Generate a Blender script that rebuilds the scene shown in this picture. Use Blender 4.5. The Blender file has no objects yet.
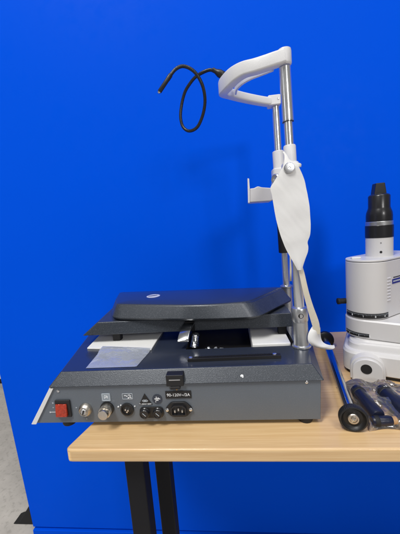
import bpy, bmesh, math, random
from mathutils import Vector, Matrix, noise
random.seed(7)
S = bpy.context.scene
COL = S.collection

# ---------------------------------------------------------------- camera
F = 300.0                                   # focal length in pixels of the 400 px wide photograph
d = Vector((185, 2308, F)).normalized()
u = Vector((2894, -193, -F)); u = (u - d * u.dot(d)).normalized()
v = u.cross(d)
CAM = Vector((0, 0, 1.07))
def cam2world(c): return Vector((u.dot(c), v.dot(c), -d.dot(c)))
cx, cy, cz = Vector((u.x, v.x, -d.x)), Vector((u.y, v.y, -d.y)), Vector((u.z, v.z, -d.z))
camd = bpy.data.cameras.new('camera'); camd.sensor_fit = 'HORIZONTAL'; camd.sensor_width = 36
camd.lens = 36 * F / 400; camd.clip_start = .02; camd.clip_end = 200
cam = bpy.data.objects.new('camera', camd); COL.objects.link(cam)
R = Matrix((cx, -cy, -cz)).transposed().to_4x4()
cam.matrix_world = Matrix.Translation(CAM) @ R
S.camera = cam

def at(px, py, X=None, Y=None, Z=None):     # photo pixel -> point on a real plane of the place
    r = cam2world(Vector(((px - 200) / F, (py - 267) / F, 1)))
    t = (X - CAM.x) / r.x if X is not None else (Y - CAM.y) / r.y if Y is not None else (Z - CAM.z) / r.z
    return CAM + r * t

# ---------------------------------------------------------------- world and lamps
W = bpy.data.worlds.new('World'); S.world = W; W.use_nodes = True
wn = W.node_tree.nodes; wl = W.node_tree.links
bg = wn['Background']; bg.inputs['Strength'].default_value = 0.17
tc = wn.new('ShaderNodeTexCoord'); sp = wn.new('ShaderNodeSeparateXYZ'); rmp = wn.new('ShaderNodeValToRGB')
mr = wn.new('ShaderNodeMapRange'); mr.inputs[1].default_value = -1; mr.inputs[2].default_value = 1
wl.new(tc.outputs['Generated'], sp.inputs[0]); wl.new(sp.outputs['Z'], mr.inputs[0]); wl.new(mr.outputs[0], rmp.inputs[0]); wl.new(rmp.outputs[0], bg.inputs[0])
e = rmp.color_ramp.elements
e[0].position = 0; e[0].color = (.10, .10, .10, 1); e[1].position = 1; e[1].color = (1.0, .99, .97, 1)
for p, c in ((.42, (.16, .155, .15)), (.50, (.45, .45, .46)), (.60, (.75, .75, .76)), (.75, (.95, .95, .95))):
    k = e.new(p); k.color = (*c, 1)

def area(name, loc, target, size, power, col=(1, 1, 1), sy=None):
    l = bpy.data.lights.new(name, 'AREA'); l.energy = power; l.color = col; l.shape = 'RECTANGLE'
    l.size = size; l.size_y = sy or size
    o = bpy.data.objects.new(name, l); COL.objects.link(o); o.location = loc
    o.rotation_euler = (Vector(target) - Vector(loc)).to_track_quat('-Z', 'Y').to_euler()
    return o
area('ceiling_light', (-1.5, -1.9, 5.4), (-.1, .7, .9), 1.0, 205, (1, .985, .96), 1.6)
area('ceiling_light', (1.4, -1.2, 5.4), (.1, .7, .9), .8, 62, (1, .985, .96), 2.0)
area('hall_and_fill_light', (1.2, -2.5, 2.15), (0, .9, 1.0), .6, 27, (1, .98, .97), .6)
area('hall_and_fill_light', (-2.6, -1.3, 1.7), (0, .7, 1.0), .5, 6, (.97, .98, 1), 1.6)  # added strip lamp, there to put vertical highlights on the posts
S.view_settings.view_transform = 'Standard'; S.view_settings.look = 'None'
S.view_settings.exposure = 0; S.view_settings.gamma = 1
S.render.engine = 'CYCLES'

# ---------------------------------------------------------------- materials
def mat(name, col, rough=.5, metal=0, bump=0, bscale=200, cvar=0, cscale=60, spec=.5, coat=0, speck=0, speckscale=900, speckcol=(.5, .5, .5), rvar=0):
    m = bpy.data.materials.new(name); m.use_nodes = True
    nt = m.node_tree; n = nt.nodes; l = nt.links; b = n['Principled BSDF']
    b.inputs['Base Color'].default_value = (*col, 1); b.inputs['Roughness'].default_value = rough
    b.inputs['Metallic'].default_value = metal; b.inputs['Specular IOR Level'].default_value = spec
    b.inputs['Coat Weight'].default_value = coat; b.inputs['Coat Roughness'].default_value = .15
    t = n.new('ShaderNodeTexCoord')
    def nz(s, det=3):
        q = n.new('ShaderNodeTexNoise'); q.inputs['Scale'].default_value = s; q.inputs['Detail'].default_value = det
        l.new(t.outputs['Object'], q.inputs['Vector']); return q
    out = None
    if cvar:
        q = nz(cscale, 5); mx = n.new('ShaderNodeMix'); mx.data_type = 'RGBA'
        mx.inputs[6].default_value = (*[c * (1 - cvar) for c in col], 1); mx.inputs[7].default_value = (*[min(1, c * (1 + cvar)) for c in col], 1)
        l.new(q.outputs[0], mx.inputs[0]); out = mx.outputs[2]; l.new(out, b.inputs['Base Color'])
    if speck:
        q = nz(speckscale, 2); rp = n.new('ShaderNodeValToRGB'); rp.color_ramp.elements[0].position = .53; rp.color_ramp.elements[1].position = .70
        l.new(q.outputs[0], rp.inputs[0]); ml = n.new('ShaderNodeMath'); ml.operation = 'MULTIPLY'; ml.inputs[1].default_value = speck
        l.new(rp.outputs[0], ml.inputs[0]); mx = n.new('ShaderNodeMix'); mx.data_type = 'RGBA'
        if out: l.new(out, mx.inputs[6])
        else: mx.inputs[6].default_value = (*col, 1)
        mx.inputs[7].default_value = (*speckcol, 1); l.new(ml.outputs[0], mx.inputs[0]); l.new(mx.outputs[2], b.inputs['Base Color'])
    if rvar:
        q = nz(35, 5); mp = n.new('ShaderNodeMapRange'); mp.inputs[1].default_value = .3; mp.inputs[2].default_value = .7
        mp.inputs[3].default_value = max(0, rough - rvar); mp.inputs[4].default_value = rough + rvar
        l.new(q.outputs[0], mp.inputs[0]); l.new(mp.outputs[0], b.inputs['Roughness'])
    if bump:
        q = nz(bscale, 3); bp = n.new('ShaderNodeBump'); bp.inputs['Strength'].default_value = bump; bp.inputs['Distance'].default_value = .001
        l.new(q.outputs[0], bp.inputs['Height']); l.new(bp.outputs[0], b.inputs['Normal'])
    return m
M = {}
M['blue'] = mat('blue_vinyl', (.0, .086, .77), .50, bump=.05, bscale=260, cvar=.03, cscale=3, spec=.025, rvar=.10)
M['blue_dark'] = mat('blue_gap', (.0, .01, .06), .6)
M['floor'] = mat('grey_carpet', (.52, .49, .455), .9, bump=.6, bscale=300, cvar=.22, cscale=14, speck=.4, speckscale=60, speckcol=(.27, .255, .23))
M['black'] = mat('black_plastic', (.012, .012, .013), .42, bump=.1, bscale=900)
M['rubber'] = mat('black_rubber', (.01, .01, .011), .7, bump=.2, bscale=700)
M['blackmetal'] = mat('black_powder_coat', (.007, .007, .009), .6, spec=.25, bump=.1, bscale=1500)
M['hammer'] = mat('hammertone_grey', (.038, .045, .056), .36, bump=.22, bscale=900, speck=.5, speckscale=950, speckcol=(.17, .185, .21), metal=.2, coat=.1)
M['panel'] = mat('grey_panel_paint', (.130, .150, .176), .40, bump=.15, bscale=900, cvar=.10, cscale=9, rvar=.08, speck=.2, speckscale=800, speckcol=(.26, .29, .32), metal=.1)
M['top'] = mat('dark_paint_wall_tint', (.024, .031, .050), .27, bump=.12, bscale=900, speck=.2, speckscale=900, speckcol=(.06, .07, .10), coat=.5)  # blue wall's reflection is partly tinted into this navy base colour
M['white'] = mat('white_enamel', (.74, .74, .73), .32, bump=.08, bscale=500, cvar=.03, cscale=20, coat=.2)
M['offwhite'] = mat('pale_grey_plastic', (.63, .62, .615), .36, bump=.1, bscale=700, cvar=.03, cscale=15, coat=.1, rvar=.06)
M['hbwhite'] = mat('textured_white_casting', (.74, .74, .745), .38, bump=.2, bscale=900, cvar=.05, cscale=500)
M['chrome'] = mat('chrome', (.66, .67, .68), .17, 1, bump=.03, bscale=90, rvar=.05)
M['steel'] = mat('satin_steel', (.60, .61, .62), .34, .9, bump=.08, bscale=600, cvar=.08, cscale=80, rvar=.08)
M['nickel'] = mat('dull_nickel', (.62, .58, .52), .32, 1, bump=.1, bscale=500, cvar=.1, cscale=150, rvar=.1)
M['screw'] = mat('bright_screw', (.8, .8, .8), .28, 1)
M['ink'] = mat('white_print', (.82, .84, .86), .6)
M['paleprint'] = mat('pale_grey_print', (.50, .55, .60), .6)
M['cable'] = mat('black_cable', (.012, .013, .015), .33, bump=.3, bscale=900)
M['paper'] = mat('white_strap', (.76, .76, .75), .5, bump=.25, bscale=1500, cvar=.03, cscale=50)
M['cream'] = mat('cream_strap', (.74, .69, .56), .6, bump=.3, bscale=300, cvar=.06, cscale=50)
M['foam'] = mat('white_foam', (.80, .80, .78), .7, bump=.4, bscale=500, cvar=.03)
M['navy'] = mat('navy_grip', (.007, .010, .030), .38, bump=.3, bscale=300, cvar=.3, cscale=40)
M['cork'] = mat('wood_end', (.45, .27, .13), .6, bump=.5, bscale=400, cvar=.3, cscale=150)
M['post'] = mat('satin_chrome', (.80, .81, .82), .22, .82, bump=.03, bscale=90, rvar=.05)
M['bay'] = mat('bay_lining', (.022, .021, .020), .8, spec=.2, bump=.2, bscale=300, cvar=.4, cscale=60)
M['dimprint'] = mat('dim_print', (.27, .31, .35), .55)
M['silver'] = mat('silver_badge', (.78, .79, .80), .4, .35)
M['label'] = mat('deep_blue_label', (.015, .02, .22), .3)
M['eye'] = mat('black_anodised', (.014, .014, .016), .3, bump=.05, bscale=900, coat=.2)
M['brass'] = mat('brass', (.6, .35, .1), .35, 1)
M['orange'] = mat('red_rocker', (.40, .026, .004), .10, bump=1, bscale=330, cvar=.75, cscale=230, coat=1)
M['tissue'] = mat('white_tissue', (.5, .52, .56), .35, bump=1, bscale=260, cvar=.4, cscale=130)

# wood laminate: grain drawn along the table's length
m = bpy.data.materials.new('maple_laminate'); m.use_nodes = True; n = m.node_tree.nodes; l = m.node_tree.links; b = n['Principled BSDF']
t = n.new('ShaderNodeTexCoord'); mp = n.new('ShaderNodeMapping'); mp.inputs['Scale'].default_value = (4.5, 130, 130)
q = n.new('ShaderNodeTexNoise'); q.inputs['Scale'].default_value = 2.2; q.inputs['Detail'].default_value = 7; q.inputs['Distortion'].default_value = .5
rp = n.new('ShaderNodeValToRGB'); el = rp.color_ramp.elements
el[0].position = .28; el[0].color = (.70, .45, .21, 1); el[1].position = .72; el[1].color = (.82, .575, .305, 1)
mp2 = n.new('ShaderNodeMapping'); mp2.inputs['Scale'].default_value = (.8, 7, 7)
q2 = n.new('ShaderNodeTexNoise'); q2.inputs['Scale'].default_value = 3; q2.inputs['Detail'].default_value = 2
mx = n.new('ShaderNodeMix'); mx.data_type = 'RGBA'; mx.blend_type = 'MULTIPLY'; mx.inputs[0].default_value = .18
l.new(t.outputs['Object'], mp.inputs[0]); l.new(mp.outputs[0], q.inputs[0]); l.new(q.outputs[0], rp.inputs[0])
l.new(t.outputs['Object'], mp2.inputs[0]); l.new(mp2.outputs[0], q2.inputs[0])
l.new(rp.outputs[0], mx.inputs[6]); l.new(q2.outputs[0], mx.inputs[7]); l.new(mx.outputs[2], b.inputs['Base Color'])
bp = n.new('ShaderNodeBump'); bp.inputs['Strength'].default_value = .06; l.new(q.outputs[0], bp.inputs['Height']); l.new(bp.outputs[0], b.inputs['Normal'])
b.inputs['Roughness'].default_value = .36; b.inputs['Coat Weight'].default_value = .15
M['wood'] = m
# clear crumpled film
def film(name, fac, tint, sc, ro, dm):
    m = bpy.data.materials.new(name); m.use_nodes = True; n = m.node_tree.nodes; l = m.node_tree.links; n.remove(n['Principled BSDF'])
    o = n['Material Output']; tr = n.new('ShaderNodeBsdfTransparent'); tr.inputs[0].default_value = (.95, .96, .97, 1)
    gl = n.new('ShaderNodeBsdfGlossy'); gl.inputs['Roughness'].default_value = ro; gl.inputs[0].default_value = (*tint, 1)
    df = n.new('ShaderNodeBsdfDiffuse'); df.inputs[0].default_value = (*tint, 1)
    fr = n.new('ShaderNodeFresnel'); fr.inputs[0].default_value = 1.6
    ad = n.new('ShaderNodeMath'); ad.operation = 'ADD'; ad.inputs[1].default_value = fac; ad.use_clamp = True
    t = n.new('ShaderNodeTexCoord'); q = n.new('ShaderNodeTexNoise'); q.inputs['Scale'].default_value = sc; q.inputs['Detail'].default_value = 3; q.inputs['Distortion'].default_value = 1.2
    bp = n.new('ShaderNodeBump'); bp.inputs['Strength'].default_value = .7; bp.inputs['Distance'].default_value = .003
    l.new(t.outputs['Object'], q.inputs[0]); l.new(q.outputs[0], bp.inputs['Height'])
    l.new(bp.outputs[0], gl.inputs['Normal']); l.new(bp.outputs[0], fr.inputs['Normal'])
    m1 = n.new('ShaderNodeMixShader'); m2 = n.new('ShaderNodeMixShader'); m2.inputs[0].default_value = dm
    l.new(gl.outputs[0], m2.inputs[1]); l.new(df.outputs[0], m2.inputs[2])
    l.new(fr.outputs[0], ad.inputs[0]); l.new(ad.outputs[0], m1.inputs[0]); l.new(tr.outputs[0], m1.inputs[1]); l.new(m2.outputs[0], m1.inputs[2]); l.new(m1.outputs[0], o.inputs[0])
    return m
M['film'] = film('clear_film', .09, (.88, .90, .93), 52, .15, .28); M['milky'] = film('milky_film', .40, (.80, .84, .90), 50, .16, .5)

# ---------------------------------------------------------------- helpers
def tag(o, label=None, cat=None, group=None, kind=None):
    if label: o['label'] = label
    if cat: o['category'] = cat
    if group: o['group'] = group
    if kind: o['kind'] = kind
    return o
def empty(name, loc, label, cat, group=None):
    o = bpy.data.objects.new(name, None); o.empty_display_size = .02; COL.objects.link(o); o.location = loc
    return tag(o, label, cat, group)
def obj(name, bm, m, parent=None, bev=0, seg=2, angle=35, smooth=True, label=None, recalc=True):
    if recalc: bmesh.ops.recalc_face_normals(bm, faces=bm.faces)
    me = bpy.data.meshes.new(name); bm.to_mesh(me); bm.free()
    if smooth:
        for p in me.polygons: p.use_smooth = True
        me.set_sharp_from_angle(angle=math.radians(angle))
    me.materials.append(M[m] if isinstance(m, str) else m)
    o = bpy.data.objects.new(name, me); COL.objects.link(o)
    if bev:
        q = o.modifiers.new('bevel', 'BEVEL'); q.width = bev; q.segments = seg; q.limit_method = 'ANGLE'; q.angle_limit = math.radians(28)
        q.harden_normals = True
    if parent:
        o.parent = parent
        pl = Vector(); a = parent
        while a: pl += a.location; a = a.parent
        o.location = -pl                     # vertices are given in world coordinates
    if label: o['label'] = label
    return o
def box(bm, x0, x1, y0, y1, z0, z1):
    vs = [bm.verts.new((x, y, z)) for z in (z0, z1) for x, y in ((x0, y0), (x1, y0), (x1, y1), (x0, y1))]
    for f in ((3, 2, 1, 0), (4, 5, 6, 7), (0, 1, 5, 4), (1, 2, 6, 5), (2, 3, 7, 6), (3, 0, 4, 7)): bm.faces.new([vs[i] for i in f])
    return vs
def BOX(*a): bm = bmesh.new(); box(bm, *a); return bm
def loft(bm, rings, close=True, caps=True):
    R_ = [[bm.verts.new(p) for p in r] for r in rings]
    k = len(R_[0])
    for a, b_ in zip(R_, R_[1:]):
        for i in range(k if close else k - 1):
            j = (i + 1) % k; bm.faces.new((a[i], a[j], b_[j], b_[i]))
    if caps and close:
        bm.faces.new(R_[0][::-1]); bm.faces.new(R_[-1])
    return R_
def prism(pts, z0, z1, pts2=None):          # plan outline between two heights
    bm = bmesh.new(); pts2 = pts2 or pts
    loft(bm, [[(x, y, z0) for x, y in pts], [(x, y, z1) for x, y in pts2]]); return bm
def prism_y(pts, y0, y1):                   # XZ outline through depth
    bm = bmesh.new(); loft(bm, [[(x, y0, z) for x, z in pts], [(x, y1, z) for x, z in pts]]); return bm
def frame(axis):
    a = Vector(axis).normalized(); h = Vector((0, 0, 1)) if abs(a.z) < .9 else Vector((1, 0, 0))
    s = a.cross(h).normalized(); return a, s, s.cross(a).normalized()
def lathe(bm, org, axis, prof, seg=40):     # prof: (radius, distance along the axis)
    a, s, t_ = frame(axis); org = Vector(org)
    rings = [[org + a * h + (s * math.cos(w) + t_ * math.sin(w)) * max(r, 1e-5) for w in [2 * math.pi * i / seg for i in range(seg)]] for r, h in prof]
    loft(bm, rings)
def LATHE(*a, **k): bm = bmesh.new(); lathe(bm, *a, **k); return bm
def rod(bm, p, q, r, seg=28):
    p, q = Vector(p), Vector(q); lathe(bm, p, q - p, [(r, 0), (r, (q - p).length)], seg)
def ROD(*a, **k): bm = bmesh.new(); rod(bm, *a, **k); return bm
def smoothpath(pts, n=10):
    P = [Vector(p) for p in pts]; P = [2 * P[0] - P[1]] + P + [2 * P[-1] - P[-2]]; out = []
    for i in range(1, len(P) - 2):
        for k in range(n):
            t = k / n; a, b_, c, e_ = P[i - 1:i + 3]
            out.append(.5 * ((2 * b_) + (c - a) * t + (2 * a - 5 * b_ + 4 * c - e_) * t * t + (3 * b_ - a - 3 * c + e_) * t ** 3))
    out.append(P[-2]); return out
def sweep(bm, path, section, up=Vector((0, 0, 1))):   # section(i,f) -> [(side, up)]
    rings = []; k = len(path)
    for i, p in enumerate(path):
        tg = (path[min(i + 1, k - 1)] - path[max(i - 1, 0)]).normalized()
        s = tg.cross(up).normalized(); w = s.cross(tg).normalized()
        rings.append([p + s * a + w * c for a, c in section(i / (k - 1))])
    loft(bm, rings)
def tube(bm, path, rad, seg=14):
    k = len(path); prev = None; rings = []
    for i, p in enumerate(path):
        tg = (path[min(i + 1, k - 1)] - path[max(i - 1, 0)]).normalized()
        s = (prev - tg * prev.dot(tg)).normalized() if prev else tg.cross(Vector((0, 1, 0))).normalized()
        prev = s; w = tg.cross(s); r = rad(i / (k - 1)) if callable(rad) else rad
        rings.append([p + (s * math.cos(x) + w * math.sin(x)) * r for x in [2 * math.pi * j / seg for j in range(seg)]])
    loft(bm, rings)
def rounded(w, h, r, n=5, cx=0, cy=0):
    o = []
    for sx, sy, a0 in ((1, 1, 0), (-1, 1, 90), (-1, -1, 180), (1, -1, 270)):
        for k in range(n + 1):
            a = math.radians(a0 + 90 * k / n); o.append((cx + sx * (w / 2 - r) + r * math.cos(a), cy + sy * (h / 2 - r) + r * math.sin(a)))
    return o
def roundpoly(pts, r, n=4):
    out = []; k = len(pts)
    for i in range(k):
        p = Vector(pts[i]); a = Vector(pts[i - 1]) - p; b_ = Vector(pts[(i + 1) % k]) - p
        rr = min(r[i] if isinstance(r, (list, tuple)) else r, a.length * .45, b_.length * .45)
        p0 = p + a.normalized() * rr; p1 = p + b_.normalized() * rr
        for j in range(n + 1):
            t = j / n; q_ = p0.lerp(p, t).lerp(p.lerp(p1, t), t); out.append((q_.x, q_.y))
    return out
def text_bm(s, size, origin, right, upv, depth=.0003):
    c = bpy.data.curves.new('lettering', 'FONT'); c.body = s; c.size = size; c.extrude = depth; c.align_x = 'CENTER'; c.align_y = 'CENTER'; c.resolution_u = 3
    o = bpy.data.objects.new('lettering', c); COL.objects.link(o); dg = bpy.context.evaluated_depsgraph_get()
    me = bpy.data.meshes.new_from_object(o.evaluated_get(dg)); bpy.data.objects.remove(o)
    bm = bmesh.new(); bm.from_mesh(me); bpy.data.meshes.remove(me)
    r, w = Vector(right).normalized(), Vector(upv).normalized(); nn = r.cross(w)
    for x in bm.verts: x.co = Vector(origin) + r * x.co.x + w * x.co.y + nn * x.co.z
    return bm

# ---------------------------------------------------------------- the setting
bm = bmesh.new(); box(bm, -12, 12, -6, 18, -.05, 0)
tag(obj('floor', bm, 'floor', smooth=False), kind='structure')

wall = empty('blue_wall', (0, .92, 0), 'tall glossy saturated blue display wall standing behind the wooden table', 'wall')
w0, w1 = at(-1, 366, Y=.9).x, at(33.8, 530, Y=.9).x
bm = bmesh.new(); pts = [(w1, .034), (2.4, .034), (2.4, 2.6), (w0 - .09, 2.6), (w0 - .004, .66)]
loft(bm, [[(x, .9, z) for x, z in pts], [(x, .935, z) for x, z in pts]]); obj('panel', bm, 'blue', wall, bev=.001, smooth=False)
obj('shadow_gap', BOX(w1 + .004, 2.39, .91, .93, .026, .034), 'blue_dark', wall, smooth=False)
obj('base_rail', BOX(w1, 2.4, .895, .937, 0, .0255), 'blue', wall, bev=.002)
bm = prism_y([(-.9, 0), (-.74, 0), (-.74, .1), (-.805, .1), (-.822, .078), (-.862, .022), (-.868, .012)], .937, .985)
obj('foot', bm, 'rubber', wall, bev=.003)

cab = empty('white_cabinet', (-1.95, 2.3, 0), 'white cabinet on the floor beyond the left edge of the blue wall', 'cabinet')
obj('carcass', BOX(-2.6, -1.66, 2.0, 2.5, .05, .8), 'white', cab, bev=.004)
obj('plinth', BOX(-2.58, -1.68, 2.03, 2.48, 0, .05), 'black', cab)
for k in (0, 1):
    dr = obj('door', BOX(-2.59 + .465 * k, -2.135 + .465 * k, 1.985, 2.0, .06, .79), 'white', cab, bev=.003)
    obj('handle', ROD((-2.16 + .08 * k, 1.97, .5), (-2.16 + .08 * k, 1.97, .6), .006), 'steel', dr)

# ---------------------------------------------------------------- table
tab = empty('table', (.3, .6, 0), 'pale maple topped table with rounded edge and black metal legs', 'table')
top = [(-.274, .396), (1.0, .396), (1.0, .848), (-.246, .848), (-.246, .51)]
obj('tabletop', prism(roundpoly(top, [.012, .02, .02, .02, .05]), .7285, .75), 'wood', tab, bev=.0102, seg=6)
def leg(x0, x1, y0, y1): return obj('leg', BOX(x0, x1, y0, y1, .0, .7280), 'blackmetal', tab, bev=.002)
leg(-.193, -.162, .425, .455); leg(-.168, -.140, .50, .528)
leg(.86, .895, .425, .47); leg(.86, .895, .74, .785)
obj('leg', BOX(-.193, -.162, .74, .785, .66, .7278), 'blackmetal', tab, bev=.002)
obj('apron', BOX(-.10, .85, .55, .575, .69, .7279), 'blackmetal', tab, bev=.001)

# ---------------------------------------------------------------- the instrument base
base = empty('slit_lamp_base', (-.1, .6, .75), 'grey hammertone instrument base with chrome posts, headrest and row of sockets on the wooden table', 'medical instrument')
def q4(xl0, xr0, y0, xl1, xr1, y1): return [(xl0, y0), (xr0, y0), (xr1, y1), (xl1, y1)]
obj('cabinet', prism(q4(-.3585, .124, .45, -.40, .145, .79), .758, .8235, q4(-.315, .126, .45, -.356, .147, .79)), 'panel', base, bev=.0008)
# white edge trim along the raking left end of the front
a0, a1, b0, b1 = (-.3595, .7575), (-.3165, .8225), (-.352, .7575), (-.311, .8225)
obj('edge_trim', prism_y([a0, b0, b1, a1], .4475, .4497), 'white', base)
obj('end_cap', prism([(-.3610, .448), (-.3588, .448), (-.4005, .79), (-.4027, .79)], .7575, .8230, [(-.3180, .448), (-.3158, .448), (-.3565, .79), (-.3587, .79)]), 'white', base)

# lid: bevelled skirt, flat top with a sunken bay behind
bm = bmesh.new()
zt, zb, zf = .845, .8245, .812
def lx(y): return -.302 - .2 * (y - .461)
def rx(y): return .1165 + .16 * (y - .461)
ys = [.461, .537, .755, .79]
grid = [[bm.verts.new((x, y, zt)) for x in (lx(y), -.095, .106, rx(y))] for y in ys]
for i in range(3):
    for j in range(3):
        if (i, j) != (1, 1): bm.faces.new((grid[i][j], grid[i][j + 1], grid[i + 1][j + 1], grid[i + 1][j]))
hole = [grid[1][1], grid[1][2], grid[2][2], grid[2][1]]; low = [bm.verts.new((h.co.x, h.co.y, zf)) for h in hole]
for i in range(4): bm.faces.new((hole[i], hole[(i + 1) % 4], low[(i + 1) % 4], low[i]))
bm.faces.new(low)
rim = [grid[0][0], grid[0][1], grid[0][2], grid[0][3], grid[1][3], grid[2][3], grid[3][3], grid[3][2], grid[3][1], grid[3][0], grid[2][0], grid[1][0]]
def outp(vv):
    x, y = vv.co.x, vv.co.y
    if x < -.2: x -= .0165
    elif x > .11: x += .0135
    if y < .47: y -= .0155
    return (x, y, zb)
skirt = [bm.verts.new(outp(vv)) for vv in rim]
for i in range(12): bm.faces.new((rim[i], rim[(i + 1) % 12], skirt[(i + 1) % 12], skirt[i]))
bm.faces.new(skirt)
lid = obj('lid', bm, 'top', base, bev=.0016, seg=3, label='dark top cover with bevelled front edge')
# hammertone front strip of the lid is its own face material
lid.data.materials.append(M['hammer'])
for p in lid.data.polygons:
    if p.normal.z < .9 and p.center.z > .826 and p.center.y < .47 or (p.center.z > .826 and abs(p.normal.x) > .3 and (p.center.x < -.3 or p.center.x > .11)): p.material_index = 1

lid.data.materials.append(M['bay'])
for p in lid.data.polygons:
    if .81 < p.center.z < .84 and -.1 < p.center.x < .107 and p.center.y > .5 and abs(p.normal.z) > .9 or (abs(p.center.z - .8285) < .001): p.material_index = 2
fy = .4493                                   # just proud of the front
def front(px, py, y=.45): p = at(px, py, Y=y); return p.x, p.z
# power switch
x, z = -.2985, .7855
sw = obj('power_switch', prism_y([(x - .0135, z - .0155), (x + .0135, z - .0155), (x + .0135, z + .0155), (x - .0135, z + .0155)], .4465, .4498), 'black', base, bev=.0012)
bm = bmesh.new(); k = .0098
loft(bm, [[(x - .0122, .4466, z - .0125), (x + .0085, .4466, z - .0125), (x + .0085, .4466, z + .0095), (x - .0122, .4466, z + .0095)],
          [(x - .0118, .4415, z - .0120), (x + .0080, .4415, z - .0120), (x + .0080, .4445, z + .0090), (x - .0118, .4445, z + .0090)]])
obj('rocker', bm, 'orange', sw, bev=.001)
# key lock
x, z = front(86, 409)
kl = obj('key_lock', LATHE((x, .4497, z), (0, -1, 0), [(.0115, 0), (.0115, .003), (.0100, .006), (.0078, .0085), (.0072, .0082), (.0070, .0068), (0, .0068)]), 'nickel', base)
obj('barrel', LATHE((x, .4430, z), (0, -1, 0), [(.0052, 0), (.0052, .0022), (.0044, .003), (0, .003)]), 'steel', kl)
bm = BOX(-.0010, .0010, .4390, .4402, -.0036, .0036); bm.transform(Matrix.Translation((x, 0, z)) @ Matrix.Rotation(.35, 4, 'Y')); obj('keyhole', bm, 'black', kl)
# coaxial plug pointing out and down
x, z = front(107.5, 408)
kn = obj('screw_connector', LATHE((x, .4497, z), (0, -1, 0), [(.0118, 0), (.0118, .002), (.0095, .0025)]), 'black', base)
dirn = Vector((0, -1, -.03))
obj('threaded_ring', LATHE((x, .448, z), dirn, [(.0095, 0), (.0100, .002), (.0100, .007), (.0088, .0075), (.0088, .009), (.0100, .0095), (.0100, .011), (.0085, .0115)]), 'nickel', kn)
obj('plug', LATHE(Vector((x, .448, z)) + dirn * .011, dirn, [(.0078, 0), (.0084, .0015), (.0084, .006), (.0078, .0072), (0, .0074)]), 'nickel', kn)
for px in (118.5,):
    xx, zz = front(px, 406.5); obj('screw', LATHE((xx, .4497, zz), (0, -1, 0), [(.0013, 0), (.0013, .001), (.0006, .0015)], seg=14), 'ink', base)
# round socket
x, z = front(127.5, 409)
so = obj('round_socket', LATHE((x, .4497, z), (0, -1, 0), [(.0112, 0), (.0112, .0022), (.0100, .003), (.0088, .003), (.0084, .001), (0, .001)]), 'black', base)
bm = bmesh.new()
for dx, dz in ((-.002, .001), (.0022, -.0005), (.0002, -.003)): box(bm, x + dx - .0012, x + dx + .0012, .4455, .449, z + dz - .0012, z + dz + .0012)
obj('pin', bm, 'screw', so)
for px, py in ((121, 405), (135, 406)):
    xx, zz = front(px, py); obj('screw', LATHE((xx, .4497, zz), (0, -1, 0), [(.0011, 0), (.0011, .001), (.0005, .0014)], seg=14), 'ink', base)
# printed pictograms and plates
def plate(name, px0, py0, px1, py1, m, y=.4496, t=.0006, r=.0012):
    xa, za = front(px0, py1); xb, zb_ = front(px1, py0)
    return obj(name, prism_y(rounded(xb - xa, zb_ - za, r, 3, (xa + xb) / 2, (za + zb_) / 2), y - t, y + .0002), m, base)
def lines(name, segs, m, parent, y=.4486, w=.0005):
    bm = bmesh.new()
    for (xa, za), (xb, zb_) in segs:
        p, q_ = Vector((xa, y, za)), Vector((xb, y, zb_)); dv = (q_ - p).normalized(); nv = Vector((-dv.z, 0, dv.x)) * w; c = Vector((0, .0004, 0))
        loft(bm, [[p + nv, p - nv, p - nv + c, p + nv + c], [q_ + nv, q_ - nv, q_ - nv + c, q_ + nv + c]])
    return obj(name, bm, m, parent, smooth=False)
def seg(x, z, L, s=.001): return [((x + a * s, z + b_ * s), (x + c * s, z + e_ * s)) for a, b_, c, e_ in L]
pl = plate('pictogram_plate', 102.2, 393, 110.2, 401, 'dimprint'); x, z = front(106.2, 397)
lines('outline', seg(x, z, [(-6, 6, 6, 6), (6, 6, 6, -6), (6, -6, -6, -6), (-6, -6, -6, 6)]), 'paleprint', pl, w=.0004)
lines('symbol', seg(x, z, [(-3, 2, -1.5, 3), (-1.5, 3, 0, 2), (-1.5, -1, 1, 1), (1, 1, 3, -1.5), (1, 3, 3, 1), (-3, 0, -2, -2)]), 'ink', pl)
xa, z_ = front(127.5, 396.2)
lines('pictogram', seg(xa, z_, [(-9, 5, 9, 5), (9, 5, 9, -5), (9, -5, -9, -5), (-9, -5, -9, 5)], .00095), 'paleprint', base, .4493, .00035)
lines('pictogram', seg(xa, z_, [(-6, 1.5, -3, 1.5), (-3, 1.5, 0, -.5), (0, -3.5, 4, -1), (4, -1, 7, -3.5), (1, 2, 4, 2.6), (4, 2.6, 6, 0), (1, -3.6, 3, -3.6)], .00095), 'ink', base, .4493, .00055)
# warning triangle
x, z = front(145.2, 399.5)
tr = obj('warning_triangle', prism_y([(x - .0112, z - .0088), (x + .0118, z - .0088), (x, z + .0112)], .4488, .4498), 'black', base, bev=.0006)
lines('symbol', seg(x, z - .0015, [(-4, 1.6, 4, 1.6), (4, 1.6, 4, -1.6), (4, -1.6, -4, -1.6), (-4, -1.6, -4, 1.6), (-6, 0, -4, 0), (4, 0, 6, 0), (-2, 0, 2, 0)], .00085), 'paleprint', tr, .4482, .0004)
obj('lettering', text_bm('T1,25AH 250V', .0034, (x, .4485, z - .0072), (1, 0, 0), (0, 0, 1), .0002), 'ink', tr, smooth=False)
# ground sign
x, z = front(157.3, 398.8)
gd = obj('ground_sign', LATHE((x, .4497, z), (0, -1, 0), [(.0082, 0), (.0082, .0008), (0, .0008)]), 'top', base)
lines('symbol', seg(x, z, [(-1, 4, -1, 1), (-4, .6, 3, .6), (1, 2.5, 4.5, 0), (-2.5, -1.6, 2, -1.6), (-3, -4, -1.8, -4)], .0011), 'ink', gd, .4484, .0006)
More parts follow.
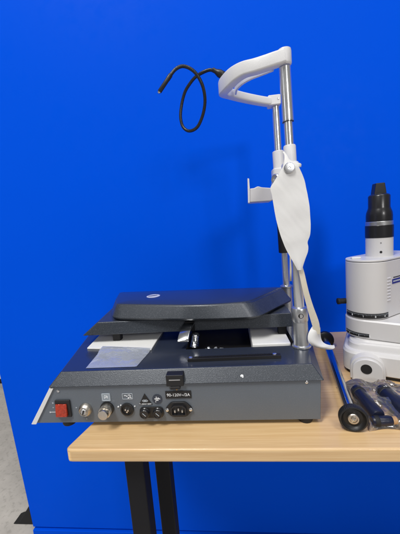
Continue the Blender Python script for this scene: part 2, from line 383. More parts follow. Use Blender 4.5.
# fuse block
xa, z = front(145.5, 411.8); xb, zz = front(158.6, 411.5); z = (z + zz) / 2
fb = obj('fuse_block', prism_y(rounded(.0405, .0195, .0075, 6, (xa + xb) / 2, z), .4475, .4498), 'black', base, bev=.0006)
for x in (xa, xb):
    fh = obj('fuse_cap', LATHE((x, .4476, z), (0, -1, 0), [(.0088, 0), (.0088, .001), (.0078, .002), (.0078, .0055), (.0070, .0065), (.0060, .0065), (.0056, .0055), (0, .0055)]), 'eye', fb)
    lines('slot', seg(x, z, [(-2.5, 2.5, 2.5, -2.5)], .001), 'paleprint', fh, .4412, .0004)
# mains inlet
x, z = front(179.2, 408.3)
sh = roundpoly([(x - .0245, z), (x - .012, z + .0128), (x + .012, z + .0128), (x + .0245, z), (x + .012, z - .0128), (x - .012, z - .0128)], [.009, .004, .004, .009, .004, .004], 6)
inl = obj('power_inlet', prism_y(sh, .4462, .4498), 'black', base, bev=.0008)
hs = roundpoly([(x - .0125, z - .0088), (x + .0125, z - .0088), (x + .0125, z + .0040), (x + .0075, z + .0088), (x - .0075, z + .0088), (x - .0125, z + .0040)], .0015, 3)
bm = bmesh.new(); hs2 = [(x + (p - x) * .86, z + (q_ - z) * .84) for p, q_ in hs]
loft(bm, [[(p, .4463, r_) for p, r_ in hs], [(p, .4425, r_) for p, r_ in hs], [(p, .4425, r_) for p, r_ in hs2], [(p, .4465, r_) for p, r_ in hs2]])
obj('shroud', bm, 'eye', inl)
for dx, dz in ((-.006, -.001), (0, .002), (.006, -.001)): obj('pin', BOX(x + dx - .001, x + dx + .001, .4425, .4462, z + dz - .002, z + dz + .002), 'steel', inl)
for sx in (-1, 1): obj('screw', LATHE((x + sx * .0193, .4462, z), (0, -1, 0), [(.0028, 0), (.0028, .0008), (.0016, .0016), (0, .0017)], seg=20), 'screw', inl)
xa, za = front(166, 398.2); xb, zb_ = front(191, 390.4)
rp_ = obj('rating_plate', BOX(xa, xb, .4486, .4498, za, zb_), 'black', base)
obj('lettering', text_bm('90-120V~/3A', .0070, ((xa + xb) / 2, .4485, (za + zb_) / 2 - .0003), (1, 0, 0), (0, 0, 1), .0003), 'ink', rp_, smooth=False)
# switch markings
x, z = front(52.5, 412)
lines('marking', seg(x, z, [(-5, 0, 6, 0), (-5, 0, -3.4, 1.3), (-5, 0, -3.4, -1.3)], .001), 'ink', base, .4493, .00035)
for px, py in ((53, 403), (53.5, 407.5), (87, 418.5), (76.5, 407.5)):
    x, z = front(px, py); lines('marking', seg(x, z, [(-1.3, 0, 1.3, 0), (0, -1.1, 0, 1.1)] if py > 407 else [(-1.3, .8, 1.3, .8), (-1.3, -.8, 1.3, -.8)], .001), 'paleprint', base, .4493, .00035)
for px, py in ((58.3, 390.8), (306.5, 382)):
    x, z = front(px, py); obj('screw', LATHE((x, .4497, z), (0, -1, 0), [(.0024, 0), (.0024, .0008), (.0012, .0014), (0, .0014)], seg=20), 'screw', base)
nrm = Vector((0, -.80, .60))
p = at(242, 376.3, Y=.4518); obj('screw', LATHE(p, nrm, [(.0024, -.002), (.0024, .0008), (.0010, .0012), (0, .0012)], seg=20), 'steel', base)
# black clip socket in the bevelled front of the lid
xa, za = -.1155, .8225; xb = -.0875
cl = obj('clip_socket', prism_y([(xa, .8225), (xb, .8225), (xb, .8415), (xa, .8415)], .4435, .462), 'black', base, bev=.001)
obj('slot', BOX(xa + .005, xb - .005, .4427, .4436, .833, .8345), 'steel', cl)
obj('tab', BOX(xa + .006, xb - .006, .4425, .4490, .8175, .8224), 'black', cl, bev=.0008)
obj('lock_pin', LATHE((-.1005, .4496, .8145), (0, -1, 0), [(.0013, 0), (.0013, .001), (0, .0012)], seg=12), 'brass', cl)
for fx, fy_ in ((-.299, .462), (.103, .462), (-.33, .76), (.12, .76)):
    obj('foot', LATHE((fx, fy_, .7502), (0, 0, 1), [(.0105, 0), (.0115, .002), (.0115, .0078)]), 'rubber', base)
# toothed rack on the lid
rk = prism([(-.0845, .4815), (.0725, .4835), (.0725, .4925), (-.0845, .4905)], .8451, .8505)
for i in range(56):
    xx = -.072 + i * .0024; yy = .4840 + (xx + .0845) * .0127
    box(rk, xx, xx + .0012, yy + .0012, yy + .0052, .8500, .8522)
rack = obj('toothed_rack', rk, 'black', base, bev=.0003, seg=1)
for xx, yy in ((-.079, .4862), (.0625, .4890)): obj('screw', LATHE((xx, yy, .8504), (0, 0, 1), [(.0036, 0), (.0036, .0014), (.0020, .0024), (0, .0024)], seg=20), 'screw', rack)

# sliding plate above the lid
tp = obj('slide_plate', prism([(-.318, .575), (.112, .575), (.112, .745), (-.335, .745)], .8665, .893, [(-.284, .580), (.110, .580), (.110, .745), (-.30, .745)]), 'hammer', base, bev=.0022, seg=3)
for fx, fy_ in ((-.250, .596), (.0935, .596), (-.26, .72), (.0935, .72)):
    obj('roller', prism([(fx - .0085, fy_ - .009), (fx + .0085, fy_ - .009), (fx + .0085, fy_ + .009), (fx - .0085, fy_ + .009)], .8452, .8664), 'rubber', tp, bev=.003)
# rounded top cover
botp = roundpoly([(-.282, .655), (-.252, .582), (-.06, .5445), (.043, .541), (.1275, .655), (.112, .680), (-.290, .740)], [.02, .022, .05, .02, .006, .01, .015], 6)
topp = roundpoly([(-.268, .655), (-.246, .600), (-.06, .5515), (.030, .562), (.108, .668), (.102, .676), (-.285, .725)], [.01, .012, .05, .02, .006, .006, .01], 6)
bm = bmesh.new(); c0 = Vector((-.08, .63))
def inset(P_, k): return [(p[0] + (c0.x - p[0]) * k * .35, p[1] + (c0.y - p[1]) * k) for p in P_]
def lerp2(A, B, t): return [(a[0] * (1 - t) + b_[0] * t, a[1] * (1 - t) + b_[1] * t) for a, b_ in zip(A, B)]
rings = [(inset(botp, .10), .8945), (inset(botp, .03), .8965), (botp, .9005), (lerp2(botp, topp, .85), .9215), (topp, .9245), (inset(topp, .06), .9258), (inset(topp, .45), .9285)]
loft(bm, [[(x, y, z) for x, y in P_] + [] for P_, z in rings])
cov = obj('top_cover', bm, 'top', base, angle=50, label='smooth dark grey rounded cover with a silver badge')
cov.data.materials.append(M['hammer'])
for p in cov.data.polygons:
    if p.normal.z < .75: p.material_index = 1
bc = Vector((-.176, .640, .9278))
bd = obj('badge', LATHE(bc, (0, 0, 1), [(.0150, -.002), (.0150, .0010), (.0125, .0018), (.011, .0012), (0, .0010)]), 'silver', cov)
bm = bmesh.new(); loft(bm, [[bc + Vector((.0100 * math.cos(a) - .0015, .0026 * math.sin(a) + .0015 + .0035 * math.cos(a), h)) for a in [2 * math.pi * i / 24 for i in range(24)]] for h in (.0011, .0018)])
obj('emblem', bm, 'top', bd)
# sprung catch below the plate
ct = obj('catch', BOX(-.0995, -.080, .5702, .5745, .868, .888), 'blackmetal', base, bev=.001)
bm = bmesh.new(); pth = smoothpath([(-.090, .572, .8845), (-.0925, .560, .8815), (-.0965, .546, .874), (-.0985, .536, .866), (-.0985, .533, .861)], 6)
sweep(bm, pth, lambda f: rounded(.0215, .0035, .0015, 3)); obj('lever', bm, 'chrome', ct)
bm = bmesh.new()
for i in range(7): lathe(bm, (-.0800 + .0006 * i, .545 + .001 * i, .8462 + i * .0034), (0.05, .05, 1), [(.0070, 0), (.0082 - .0004 * i, .0013), (.0060, .0034)], 18)
obj('spring', bm, 'chrome', ct)

# ---------------------------------------------------------------- chrome posts and headrest (fixed to the base)
B1, T1 = Vector((.1165, .530, .845)), Vector((.1062, .530, 1.322))
def on1(z): return B1.lerp(T1, (z - B1.z) / (T1.z - B1.z))
B2, T2 = Vector((.1275, .710, .845)), Vector((.1195, .710, 1.322))
def on2(z): return B2.lerp(T2, (z - B2.z) / (T2.z - B2.z))
po = obj('post', LATHE(on1(.8448), (T1 - B1), [(.0085, 0), (.0088, .07), (.0088, .33), (.0072, .331), (.0072, .385), (.0092, .3855), (.0092, .468), (.006, .469)], seg=48), 'post', base)
obj('joint_ring', LATHE(on1(1.2296), T1 - B1, [(.0086, 0), (.0092, .0005), (.0092, .002), (.0086, .0025)]), 'black', po)
obj('socket', LATHE(on1(.8452), T1 - B1, [(.0160, 0), (.0166, .001), (.0162, .0035), (.0132, .0048), (.0128, .006), (.0128, .047), (.0136, .048), (.0136, .049), (.0142, .050), (.0142, .070), (.0132, .0725), (.0098, .074), (.0088, .0735)], seg=48), 'steel', po)
obj('set_screw', LATHE(on1(.9055) + Vector((-.001, -.0137, 0)), (0, -1, 0), [(.0044, -.002), (.0044, .0006), (.0036, .0006), (.0032, .0002), (0, .0002)]), 'rubber', po)
po2 = obj('post', ROD(on2(.90), on2(1.318), .0080, 40), 'post', base)
obj('socket', LATHE(on2(.8452), T2 - B2, [(.0160, 0), (.0160, .0035), (.0128, .0048), (.0128, .070), (.0145, .0715), (.0145, .0745), (.010, .077), (.0086, .077)], seg=48), 'steel', po2)
obj('sleeve', LATHE(on2(.998), T2 - B2, [(.0105, 0), (.0125, .001), (.0125, .115), (.0105, .116)]), 'rubber', po2)
# white castings around the posts
obj('sleeve', LATHE(on2(1.185), T2 - B2, [(.011, 0), (.0128, .001), (.0128, .039), (.0115, .040), (.0087, .040)]), 'hbwhite', po2)
c2 = on2(1.16); obj('clamp', prism(rounded(.034, .034, .008, 5, c2.x, c2.y), 1.128, 1.187), 'hbwhite', po2, bev=.003)
c1 = on1(1.16)
obj('clamp', prism(rounded(.026, .026, .007, 5, c1.x - .001, c1.y + .001), 1.128, 1.166), 'hbwhite', po, bev=.003)
obj('sleeve', LATHE(on1(1.160), T1 - B1, [(.0088, 0), (.0100, .001), (.0100, .031), (.0092, .033), (.0073, .033)]), 'hbwhite', po)
# chin rest: a cross beam and a cup reaching forward
cr = obj('chin_rest', BOX(.100, .1265, .545, .697, 1.127, 1.158), 'hbwhite', base, bev=.004)
cu = [at(px, py, Y=.598) for px, py in ((249.2, 202.4), (271, 201.0), (274, 199.5), (274, 188.0), (262, 187.2), (258, 186.0), (254, 188.0), (249.2, 188.6))]
obj('cup', prism_y([(p.x, p.z) for p in cu], .598, .640), 'offwhite', cr, bev=.002, seg=3)
cu = [at(px, py, Y=.596) for px, py in ((248.2, 202.8), (249.8, 202.8), (249.8, 188), (249.2, 178.6), (247.6, 178.2), (247.9, 190))]
obj('lip', prism_y([(p.x, p.z) for p in cu], .596, .606), 'hbwhite', cr, bev=.0006)
obj('knob', LATHE((.1015, .504, 1.1525), (0, -1, 0), [(.0045, -.018), (.0045, 0), (.0078, .0005), (.0084, .0015), (.0084, .0040), (.0078, .0048), (.0074, .0049), (.0020, .0049), (.0016, .0040), (0, .0040)]), 'steel', cr)
obj('knob', LATHE((.0985, .600, 1.150), (-.75, -.66, 0), [(.0090, 0), (.0100, .001), (.0100, .006), (.0080, .008), (.003, .008), (0, .0065)]), 'steel', cr)

hr = obj('head_band', LATHE((.1065, .530, 1.3155), (0, 0, 1), [(.0092, 0), (.0106, .0015), (.0110, .003), (.0110, .020), (.0104, .0235), (.007, .0245), (0, .0248)]), 'hbwhite', base, label='white horseshoe head band on top of the two posts')
path = smoothpath([at(*p[:2], Y=p[2]) for p in ((284, 57.2, .523), (274, 60.5, .523), (266, 63.3, .525), (255, 66.8, .530), (244, 69.8, .540), (235, 75, .553), (227.6, 82, .573), (223, 88, .600),
                   (224.5, 91.5, .630), (231, 94.2, .655), (241, 97, .675), (253, 99.6, .690), (266, 101.8, .702), (276, 102, .708))], 7)
def hgt(f):
    return .0205 + .0065 * math.exp(-((f - .47) / .13) ** 2) - .0045 * max(0, min(1, (f - .5) / .2))
def sec(f): return rounded(.0165, hgt(f), .003, 3)
bm = bmesh.new(); sweep(bm, path, sec); obj('arch', bm, 'hbwhite', hr, angle=40)
obj('arm_end', prism_y(rounded(.027, .0205, .003, 4, .1160, 1.3295), .697, .722), 'hbwhite', hr, bev=.002)
obj('screw', LATHE((.1235, .6965, 1.331), (0, -1, 0), [(.0018, 0), (.0018, .0006), (0, .0008)], seg=16), 'steel', hr)
bm = bmesh.new(); pth = smoothpath([at(*p[:2], Y=p[2]) for p in ((273, 69.5, .540), (262, 73.0, .556), (250, 77.0, .572), (241.5, 81.5, .590), (236.8, 86.5, .612), (235.5, 91, .636))], 7)
sweep(bm, pth, lambda f: rounded(.004, .006 + .008 * min(1, f * 1.6), .0018, 3)); obj('forehead_strap', bm, 'white', hr, angle=60)

# fixation lamp on a flexible arm, fixed to the head band
def cp(px, py, Y): return at(px, py, Y=Y)
fix = obj('fixation_lamp', LATHE(cp(225, 76.5, .594), cp(216, 71.5, .594) - cp(225, 76.5, .594), [(.0055, 0), (.0068, .002), (.0068, .012), (.0058, .015), (.0040, .020), (.0040, .026)]), 'black', base)
path = smoothpath([cp(219, 73.2, .594), cp(213, 70.5, .594), cp(209, 70, .595), cp(202.5, 72.5, .598), cp(195.5, 77, .605), cp(190, 83.5, .612), cp(185, 92, .618), cp(181.8, 104, .622), cp(180.6, 117, .622), cp(183.2, 127, .620),
                   cp(189.4, 131, .614), cp(197.3, 127, .606), cp(202.8, 115, .598), cp(205, 101, .590), cp(203, 87, .582), cp(197.3, 75.2, .576), cp(190.3, 68.6, .572), cp(182.4, 66.2, .570), cp(175.6, 69.2, .568), cp(169.8, 76, .566)], 9)
bm = bmesh.new(); tube(bm, path, .0030); obj('flexible_arm', bm, 'cable', fix, angle=80)
a, b_ = cp(170.5, 75.2, .566), cp(159.3, 92, .562)
lm = obj('lamp_head', LATHE(a, b_ - a, [(.003, -.002), (.0040, 0), (.0040, .008), (.0037, .010), (.0037, (b_ - a).length - .001), (.0030, (b_ - a).length)]), 'black', fix)
obj('lens', LATHE(b_, b_ - a, [(.0028, -.001), (.0028, .001), (.0018, .0028), (0, .0032)], seg=18), 'chrome', lm)

# ---------------------------------------------------------------- loose things on the base
def sheet_bm(rows, n=8, sag=0, thick=0):     # rows of (left point, right point)
    bm = bmesh.new(); G = []
    for i, (a, b_) in enumerate(rows):
        a, b_ = Vector(a), Vector(b_); G.append([bm.verts.new(a.lerp(b_, j / n) + Vector((0, -sag * math.sin(math.pi * j / n), 0))) for j in range(n + 1)])
    for r0, r1 in zip(G, G[1:]):
        for j in range(n): bm.faces.new((r0[j], r0[j + 1], r1[j + 1], r1[j]))
    return bm
def resample(rows, n):
    A = smoothpath([r[0] for r in rows], n); B = smoothpath([r[1] for r in rows], n); return list(zip(A, B))
st = empty('headrest_strap', (.10, .50, .85), 'white leaf-shaped strap pinned to the front chrome post, its cream tail ending in a curl', 'strap')
SY = .5045
R0 = [(163.2, 286.5, 290.0), (166, 283.5, 297.5), (170, 281, 300.2), (176, 277.5, 303.0), (182, 273.8, 305), (188, 270.4, 306.2), (195, 271.8, 307.6), (205, 273.6, 309.2), (215, 275.3, 310), (225, 277.5, 310.6), (235, 280.4, 310), (242, 283, 307.6), (247, 285, 308.3), (252, 287.5, 307.8), (258, 290.8, 305.5), (264, 294.3, 303.4), (270, 297.5, 301.6)]
rows = [(at(l_, y_, Y=SY - .0006 * (y_ > 240)), at(r_, y_, Y=SY)) for y_, l_, r_ in R0]
o = obj('leaf', sheet_bm(resample(rows, 5), 24, .0015), 'paper', st, angle=180, recalc=False)
q_ = o.modifiers.new('thickness', 'SOLIDIFY'); q_.thickness = .0009; q_.offset = 0; es = o.modifiers.new('crisp', 'EDGE_SPLIT'); es.split_angle = .7
for vv in o.data.vertices: vv.co.y += noise.noise(vv.co * 30) * .0012 + .0011 * abs(noise.noise(Vector((vv.co.x * 60 + vv.co.z * 42, vv.co.z * 16, 4.2))))
rows = [(at(a[0], a[1], Y=a[2]), at(b_[0], b_[1], Y=b_[2])) for a, b_ in (((282.8, 152, .514), (283.8, 151.8, .514)), ((284.2, 156, .511), (287.5, 156, .511)), ((284, 161, .508), (291, 161, .508)), ((283, 166, .506), (300.5, 163.6, .507)), ((283, 170, .506), (301.0, 167.0, .506)))]
o = obj('folded_corner', sheet_bm(resample(rows, 3), 5, .001), 'paper', st, angle=180, recalc=False); q_ = o.modifiers.new('thickness', 'SOLIDIFY'); q_.thickness = .0009
R1 = [(263, 296.5, 301.0, .507), (272, 298.8, 304, .507), (290, 302.6, 308.2, .510), (305, 306.3, 312.7, .515), (320, 310.6, 318.2, .520), (328, 313.0, 319.8, .523), (334, 314.6, 320, .525)]
rows = [(at(l_, y_, Y=yy), at(r_, y_, Y=yy + .002)) for y_, l_, r_, yy in R1]
o = obj('tail', sheet_bm(resample(rows, 4), 4, .0008), 'cream', st, angle=180, recalc=False)
q_ = o.modifiers.new('thickness', 'SOLIDIFY'); q_.thickness = .0010; q_.offset = 0; es = o.modifiers.new('crisp', 'EDGE_SPLIT'); es.split_angle = .7
# curled end: a strip rolled in a half funnel
C_ = [((312.2, 326.5, .528), (320, 327.5, .536)), ((309.5, 331, .522), (320.2, 333, .536)), ((307.9, 336, .518), (320.8, 338, .536)), ((308.2, 341, .517), (322.3, 341.5, .534)), ((311, 344.6, .520), (325, 343.8, .532)), ((316, 347, .524), (328.5, 345, .532)), ((322, 348.6, .530), (331.5, 345.3, .536)), ((329.5, 349.4, .536), (333.5, 345.4, .540)), ((333, 348, .540), (333.8, 344.6, .544))]
rows = [(at(a[0], a[1], Y=a[2]), at(b_[0], b_[1], Y=b_[2])) for a, b_ in C_]
o = obj('curled_end', sheet_bm(resample(rows, 4), 8, .006), 'paper', st, angle=180, recalc=False)
q_ = o.modifiers.new('thickness', 'SOLIDIFY'); q_.thickness = .0010; q_.offset = 0; es = o.modifiers.new('crisp', 'EDGE_SPLIT'); es.split_angle = .7
rows = [(at(289.6, y_, Y=.69), at(291.6, y_, Y=.69)) for y_ in (252, 262, 272, 281)]
o = obj('tail', sheet_bm(rows, 2), 'cream', st, angle=180, recalc=False); q_ = o.modifiers.new('thickness', 'SOLIDIFY'); q_.thickness = .001

fs = prism([(-.300, .555), (-.162, .536), (-.162, .66), (-.309, .67)], .8453, .8485)
tag(obj('foam_sheet', fs, 'foam', None, bev=.0008), 'thin white foam sheet lying under the left end of the raised plate', 'packing foam')
# milky plastic bag
bm = bmesh.new(); n_ = 26
for side in (0, 1):
    G = []
    A, B, C2, D = Vector((-.2615, .4705)), Vector((-.171, .470)), Vector((-.163, .540)), Vector((-.2690, .560))
    for i in range(n_ + 1):
        row = []
        for j in range(n_ + 1):
            s_, t_ = i / n_, j / n_; p = A.lerp(B, s_).lerp(D.lerp(C2, s_), t_)
            ed = (math.sin(math.pi * s_) * math.sin(math.pi * t_)) ** .4
            overs = max(0, min(1, (p.y - .528) / .012)) * .0034
            h = noise.noise(Vector((p.x * 55, p.y * 40, 3.1))) * .5 + .5
            r_ = noise.noise(Vector((p.x * 160 + p.y * 90, p.y * 60, 1.7)))
            row.append(bm.verts.new((p.x, p.y, .8456 + overs + (side * ed * (.0012 + .0042 * h + .0012 * r_)))))
        G.append(row)
    for i in range(n_):
        for j in range(n_): bm.faces.new((G[i][j], G[i + 1][j], G[i + 1][j + 1], G[i][j + 1]))
bmesh.ops.remove_doubles(bm, verts=bm.verts, dist=1e-6)
pb = obj('plastic_bag', bm, 'milky', None, angle=180, recalc=False)
tag(pb, 'flat milky plastic bag lying on the dark lid near its left end', 'plastic bag')
tag(obj('foam_block', BOX(.030, .100, .541, .68, .8125, .848), 'foam', None, bev=.002), 'white foam block in the sunken bay beside the front chrome post', 'packing foam')
bm = bmesh.new(); n_ = 26; G = []
for i in range(n_ + 1):
    row = []
    for j in range(n_ + 1):
        a_, b_ = i / n_ - .5, j / n_ - .5; q_ = Vector((a_ * 5.2, b_ * 5.2, 1.3))
        h = .0060 + .030 * max(0, .42 - math.hypot(a_, b_ * .8)) + .0085 * (noise.noise(q_)) + .0060 * abs(noise.noise(q_ * 2.3))
        row.append(bm.verts.new((-.040 + a_ * .056 + .006 * noise.noise(q_ * 1.7), .563 + b_ * .040 + .006 * noise.noise(q_ * 1.4 + Vector((9, 0, 0))), .8128 + max(0.0006, h * 1.15))))
    G.append(row)
for i in range(n_):
    for j in range(n_): bm.faces.new((G[i][j], G[i + 1][j], G[i + 1][j + 1], G[i][j + 1]))
bmesh.ops.triangulate(bm, faces=bm.faces)
tag(obj('film_scrap', bm, 'milky', None, angle=16, recalc=False), 'crumpled scrap of pale film stuffed in the dark bay beside the metal catch', 'plastic scrap')

# ---------------------------------------------------------------- axle with knurled wheels
ax = empty('wheel_axle', (.18, .57, .75), 'chrome axle with black knurled wheels lying on the table right of the instrument base', 'axle')
p0, p1 = Vector((.1672, .438, .7704)), Vector((.2205, .740, .7704)); dv = (p1 - p0).normalized()
obj('shaft', LATHE(p0, dv, [(.0082, 0), (.0082, (p1 - p0).length)], seg=40), 'chrome', ax)
for p_, sg in ((p0, -1), (p1, 1)):
    bm = bmesh.new(); a_, s_, t_ = frame(dv * sg); N = 200; prof = [(0, 0), (.0120, -.006), (.0200, -.004), (.0222, -.002), (.0224, 0), (.0224, .008), (.0216, .0095), (.0195, .0100), (.0180, .0060), (.0150, .0035), (0, .0035)]
    prof = [(0, -.006)] + prof[1:]
    rings = []
    for r_, h_ in [(q_[0] * .89, q_[1] * .89) for q_ in prof]:
        rings.append([p_ + a_ * h_ + (s_ * math.cos(w) + t_ * math.sin(w)) * max(1e-5, r_ * (1 + (.016 if (i % 4) < 2 and r_ > .0185 else 0))) for i, w in enumerate([2 * math.pi * i / N for i in range(N)])])
    loft(bm, rings); wh = obj('wheel', bm, 'black', ax, angle=30)
    obj('hub', LATHE(p_ + a_ * .0030, a_, [(.0082, 0), (.0082, .0040), (.0074, .0050), (.0055, .0050), (.0048, .0036), (.0036, .0036), (.0033, .0058), (.0018, .0062), (.0016, .0048), (0, .0048)]), 'nickel', wh)

# ---------------------------------------------------------------- white microscope at the right
mic = empty('microscope', (.30, .65, .75), 'pale grey microscope with black eyepiece tube standing at the right end of the table', 'microscope')
dx_, dy_ = Vector((.906, -.423)), Vector((.423, .906)); O = Vector((.2115, .606))
def loc2(a, b_): p = O + dx_ * a + dy_ * b_; return (p.x, p.y)
def baseplan(ins, r): return roundpoly([loc2(ins, ins), loc2(.26 - ins, ins), loc2(.26 - ins, .17 - ins), loc2(ins, .17 - ins)], r, 8)
bm = bmesh.new(); prof = [(.004, .757, .034), (0, .760, .036), (0, .796, .036), (.003, .801, .035), (.008, .803, .034), (.0095, .806, .034), (.0105, .812, .033), (.013, .8155, .032), (.019, .8168, .03), (.021, .820, .03)]
loft(bm, [[(x, y, z) for x, y in baseplan(i_, r_)] for i_, z, r_ in prof]); ft = obj('base', bm, 'offwhite', mic, angle=28)
bm = bmesh.new(); loft(bm, [[(x, y, z) for x, y in baseplan(.006, .03)] for z in (.7502, .7568)]); obj('dark_gap_feet', bm, 'rubber', ft)  # black slab standing for the dark gap and feet below the base
# half round pad with a dark hole
pc = Vector((.2445, .5655)); pr = Vector((.925, -.38)); pn = Vector((-.38, -.925)); pw = .0265
def padpt(s, z, dpt): p = pc + pr * s - pn * dpt; return (p.x, p.y, z)
arch = [(-pw, .7545), (pw, .7545)] + [(pw * math.cos(a), .7765 + .0225 * math.sin(a)) for a in [math.pi * k / 18 for k in range(19)]]
bm = bmesh.new(); loft(bm, [[padpt(s * k_, z0_ if i_ < 2 else .7765 + (z0_ - .7765) * k_, dd) for i_, (s, z0_) in enumerate(arch)] for k_, dd in ((.93, 0), (1, .002), (1.0, .040))])
pad = obj('bearing_pad', bm, 'offwhite', ft, angle=35)
bm = bmesh.new(); loft(bm, [[padpt(s * k_, z0_ if i_ < 2 else .7765 + (z0_ - .7765) * k_, dd) for i_, (s, z0_) in enumerate(arch)] for k_, dd in ((1.10, .007), (1.14, .009), (1.14, .045))])
obj('bearing_collar', bm, 'offwhite', ft, angle=35)
c3 = Vector(padpt(-.002, .779, 0)); n3 = Vector((pn.x, pn.y, 0))
obj('hole', LATHE(c3, n3, [(.0096, -.001), (.0096, .0006), (.0088, .0008), (.0084, .0003), (0, .0003)]), 'rubber', pad)
# rotating arm and housing (stadium plans)
Dc = Vector((.2815, .649))
def stadium(c, r, ang, L, n=22):
    a = Vector((math.cos(ang), math.sin(ang))); nn = Vector((-a.y, a.x)); o_ = []
    for k in range(n + 1):
        w = math.pi / 2 + math.pi * k / n; p = c + a * (r * math.cos(w)) + nn * (r * math.sin(w)); o_.append((p.x, p.y))
    p = c + a * L - nn * r; o_.append((p.x, p.y)); p = c + a * L + nn * r; o_.append((p.x, p.y)); return o_
def stack(name, plan, prof, m, parent):
    bm = bmesh.new(); loft(bm, [[(x, y, z) for x, y in plan(i_)] for i_, z in prof]); return obj(name, bm, m, parent, angle=30)
arm = stack('arm', lambda i_: stadium(Dc, .0425 - i_, math.radians(-31), .16 - i_), [(.002, .8205), (0, .8225), (0, .857), (.002, .8600)], 'offwhite', mic)
hsg = stack('housing', lambda i_: stadium(Dc, .0408 - i_, math.radians(35), .14 - i_), [(.002, .8605), (0, .8625), (0, .9755), (.0008, .9765)], 'offwhite', mic)
stack('seam', lambda i_: stadium(Dc, .0400 - i_, math.radians(35), .139), [(0, .9764), (0, .9780)], 'black', hsg)
stack('cap', lambda i_: stadium(Dc, .0408 - i_, math.radians(35), .139), [(0, .9779), (0, .9805), (.001, .9815)], 'offwhite', hsg)
obj('latch', BOX(.248, .266, .640, .650, .9814, .9855), 'white', hsg, bev=.0015)
def dial(name, r, z0, z1, a0, a1, n, marks, parent):
    bm = bmesh.new(); A = [math.radians(a0 + (a1 - a0) * k / 40) for k in range(41)]
    loft(bm, [[(Dc.x + rr * math.cos(a), Dc.y + rr * math.sin(a), z) for rr, z in ((r, z0), (r + .0008, z0), (r + .0008, z1), (r, z1))] for a in A])
    dl = obj(name, bm, 'black', parent)
    tk = bmesh.new()
    for k in range(n):
        a = math.radians(a0 + (a1 - a0) * (k + .5) / n); h = .0022 if k % 3 else .0030
        c, s_ = math.cos(a), math.sin(a); p = Vector((Dc.x + (r + .0009) * c, Dc.y + (r + .0009) * s_, z1 - .0012)); t_ = Vector((-s_, c, 0)) * .00022; o2 = Vector((c, s_, 0)) * .0002
        loft(tk, [[p - t_, p + t_, p + t_ + o2, p - t_ + o2], [q - Vector((0, 0, h)) for q in (p - t_, p + t_, p + t_ + o2, p - t_ + o2)]])
    obj('scale', tk, 'paleprint', dl, smooth=False)
    for a, ch in marks:
        a = math.radians(a); c, s_ = math.cos(a), math.sin(a)
        obj('lettering', text_bm(ch, .0056, (Dc.x + (r + .0010) * c, Dc.y + (r + .0010) * s_, (z0 + z1) / 2 - .0012), (-s_, c, 0), (0, 0, 1), .0002), 'ink', dl, smooth=False)
dial('upper_dial', .0408, .8635, .8735, 178, 308, 36, ((205, '8'), (236, '1'), (266, '8'), (293, '4')), hsg)
dial('lower_dial', .0425, .8245, .8320, 178, 258, 24, ((196, '1'), (225, '1'), (252, '8')), arm)
# cooling slots and label on the flat side of the housing
a35 = math.radians(35); sd = Vector((math.cos(a35), math.sin(a35), 0)); sn = Vector((sd.y, -sd.x, 0)); s0 = Vector((Dc.x, Dc.y, 0)) + sn * .0408
for k in range(8):
    z = .9415 - k * .0064; bm = bmesh.new(); p = s0 - sd * .001 + Vector((0, 0, z)); q_ = p + sd * .011
    loft(bm, [[c - sn * .001, c - sn * .001 + Vector((0, 0, .0040)), c + sn * .0011 + Vector((0, 0, .0008)), c + sn * .0011] for c in (p, q_)])
    obj('louvre', bm, 'offwhite', hsg, smooth=False)
p = s0 + sd * .0165 + Vector((0, 0, .9285))
bm = bmesh.new(); loft(bm, [[c, c + Vector((0, 0, .0095)), c + sn * .0006 + Vector((0, 0, .0095)), c + sn * .0006] for c in (p, p + sd * .03)])
lb = obj('name_label', bm, 'label', hsg, smooth=False)
bm = bmesh.new()
for k in range(6):
    c = p + sn * .0007 + sd * (.003 + k * .0042) + Vector((0, 0, .0035)); e2 = c + sd * .0030
    loft(bm, [[x, x + Vector((0, 0, .0030)), x + sn * .0002 + Vector((0, 0, .0030)), x + sn * .0002] for x in (c, e2)])
obj('lettering', bm, 'paleprint', lb, smooth=False)
bm = bmesh.new(); p2 = p + sd * .004 + Vector((0, 0, .0118))
loft(bm, [[c, c + Vector((0, 0, .0018)), c + sn * .0005 + Vector((0, 0, .0018)), c + sn * .0005] for c in (p2, p2 + sd * .026)]); obj('stripe', bm, 'black', lb, smooth=False)
obj('side_knob', LATHE((.252, .662, .889), (-1, -.05, 0), [(.008, 0), (.0060, .008), (.0060, .022), (.0068, .023), (.0068, .0275), (.005, .0285)]), 'rubber', hsg)
# eyepiece tube
Tc = (.3165, .673, .98)
ey = obj('tube', LATHE(Tc, (0, 0, 1), [(.0258, 0), (.0258, .0405)], seg=64), 'offwhite', mic)
obj('set_screw', LATHE((.3085, .6485, .9915), (-.33, -.94, 0), [(.0024, 0), (.0024, .0006), (.0010, .0006)], seg=16), 'black', ey)
obj('set_screw', LATHE((.3085, .6485, 1.0105), (-.33, -.94, 0), [(.0013, 0), (.0013, .0006), (.0008, .0006)], seg=16), 'steel', ey)
obj('focus_ring', LATHE(Tc, (0, 0, 1), [(.0258, .0403), (.0266, .041), (.0266, .0655), (.0258, .066)], seg=64), 'eye', ey)
obj('silver_ring', LATHE(Tc, (0, 0, 1), [(.0250, .0655), (.0256, .0662), (.0256, .0735), (.0250, .0742)], seg=64), 'steel', ey)
ep = obj('eyepiece', LATHE(Tc, (0, 0, 1), [(.0243, .0738), (.0249, .0745), (.0249, .086), (.0240, .093), (.0218, .099), (.0205, .103), (.0205, .126), (.0190, .1285), (.0140, .131), (.0100, .1315), (0, .1315)], seg=64), 'eye', ey)
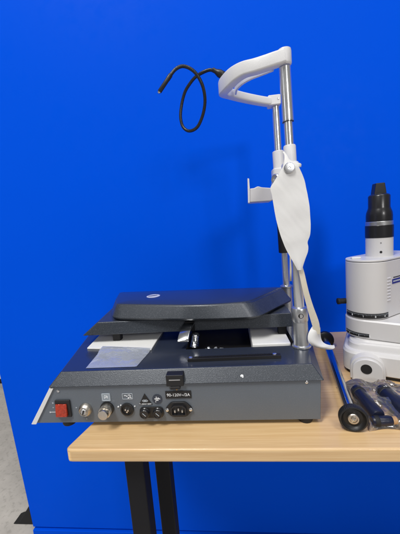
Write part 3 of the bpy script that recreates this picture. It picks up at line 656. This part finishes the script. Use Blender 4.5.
bm = bmesh.new(); c_ = Vector((Tc[0] - .001, Tc[1], 1.108)); loft(bm, [[c_ + Vector((x * w, y * .009, h)) for x, y in ((-1, -1), (1, -1), (1, 1), (-1, 1))] for w, h in ((.0125, 0), (.0112, .010), (.0088, .0245))])
obj('prism_block', bm, 'eye', ep, bev=.0015)

# ---------------------------------------------------------------- bagged grips
def grip(a, b_, r, label, endm=None):
    g = empty('grip', a, label, 'grip', None); a, b_ = Vector(a), Vector(b_); L_ = (b_ - a).length
    obj('handle', LATHE(a, b_ - a, [(r * .75, 0), (r * .95, .002), (r, .006), (r * 1.02, L_ * .5), (r * .98, L_ - .004), (r * .8, L_)], seg=36), 'navy', g)
    obj('collar', LATHE(a + (b_ - a) * .12, b_ - a, [(r * 1.0, 0), (r * 1.07, .001), (r * 1.07, .006), (r * 1.0, .007)], seg=36), 'rubber', g)
    if endm: obj('end_plug', LATHE(b_, b_ - a, [(r * .78, -.001), (r * .78, .006), (r * .5, .0075), (0, .0078)], seg=28), endm, g)
grip((.2060, .522, .764), (.2085, .446, .7635), .0110, 'navy blue cylindrical grip in the clear bag, nearest the knurled wheel')
grip((.2455, .515, .766), (.2530, .446, .7650), .0130, 'thicker navy grip in the clear bag, farther from the knurled wheel')
a = at(380, 424, Z=.760); b_ = at(393, 419.5, Z=.761)
grip((.1965, .4420, .7595), tuple(at(392, 420.5, Z=.760)), .0075, 'short dark grip with a wood-coloured end at the front of the clear bag', 'cork')
bm = bmesh.new(); nx, ny = 70, 60
for side in (0, 1):
    G = []
    for i in range(nx + 1):
        row = []
        for j in range(ny + 1):
            s_, t_ = i / nx, j / ny; X = .188 + .125 * s_ + .006 * math.sin(t_ * 5) ; Y = .430 + .125 * t_ + .006 * math.sin(s_ * 7)
            if s_ < .1: X += .006 * noise.noise(Vector((t_ * 6, 0, 2)))
            ed = min(1, (math.sin(math.pi * s_) * math.sin(math.pi * t_)) * 2.2) ** .5
            f1 = noise.noise(Vector((X * 38, Y * 30, .3))); f2 = abs(noise.noise(Vector((X * 48 + Y * 20, Y * 46 - X * 14, 5.3)))); f3 = abs(noise.noise(Vector((X * 160, Y * 120, 8.3))))
            h = .0300 + .006 * f1 - .016 * f2 - .002 * f3
            hump = max(0, 1 - (abs(X - .208) / .02) ** 2, 1 - (abs(X - .256) / .022) ** 2); h = max(h * (.72 + .28 * hump), 0.002)
            row.append(bm.verts.new((X, Y, .7506 + side * ed * h)))
        G.append(row)
    for i in range(nx):
        for j in range(ny): bm.faces.new((G[i][j], G[i + 1][j], G[i + 1][j + 1], G[i][j + 1]))
bmesh.ops.remove_doubles(bm, verts=bm.verts, dist=1e-6)
tag(obj('plastic_bag', bm, 'film', None, angle=28, recalc=False), 'crumpled clear plastic bag holding dark grips at the right front of the table', 'plastic bag')
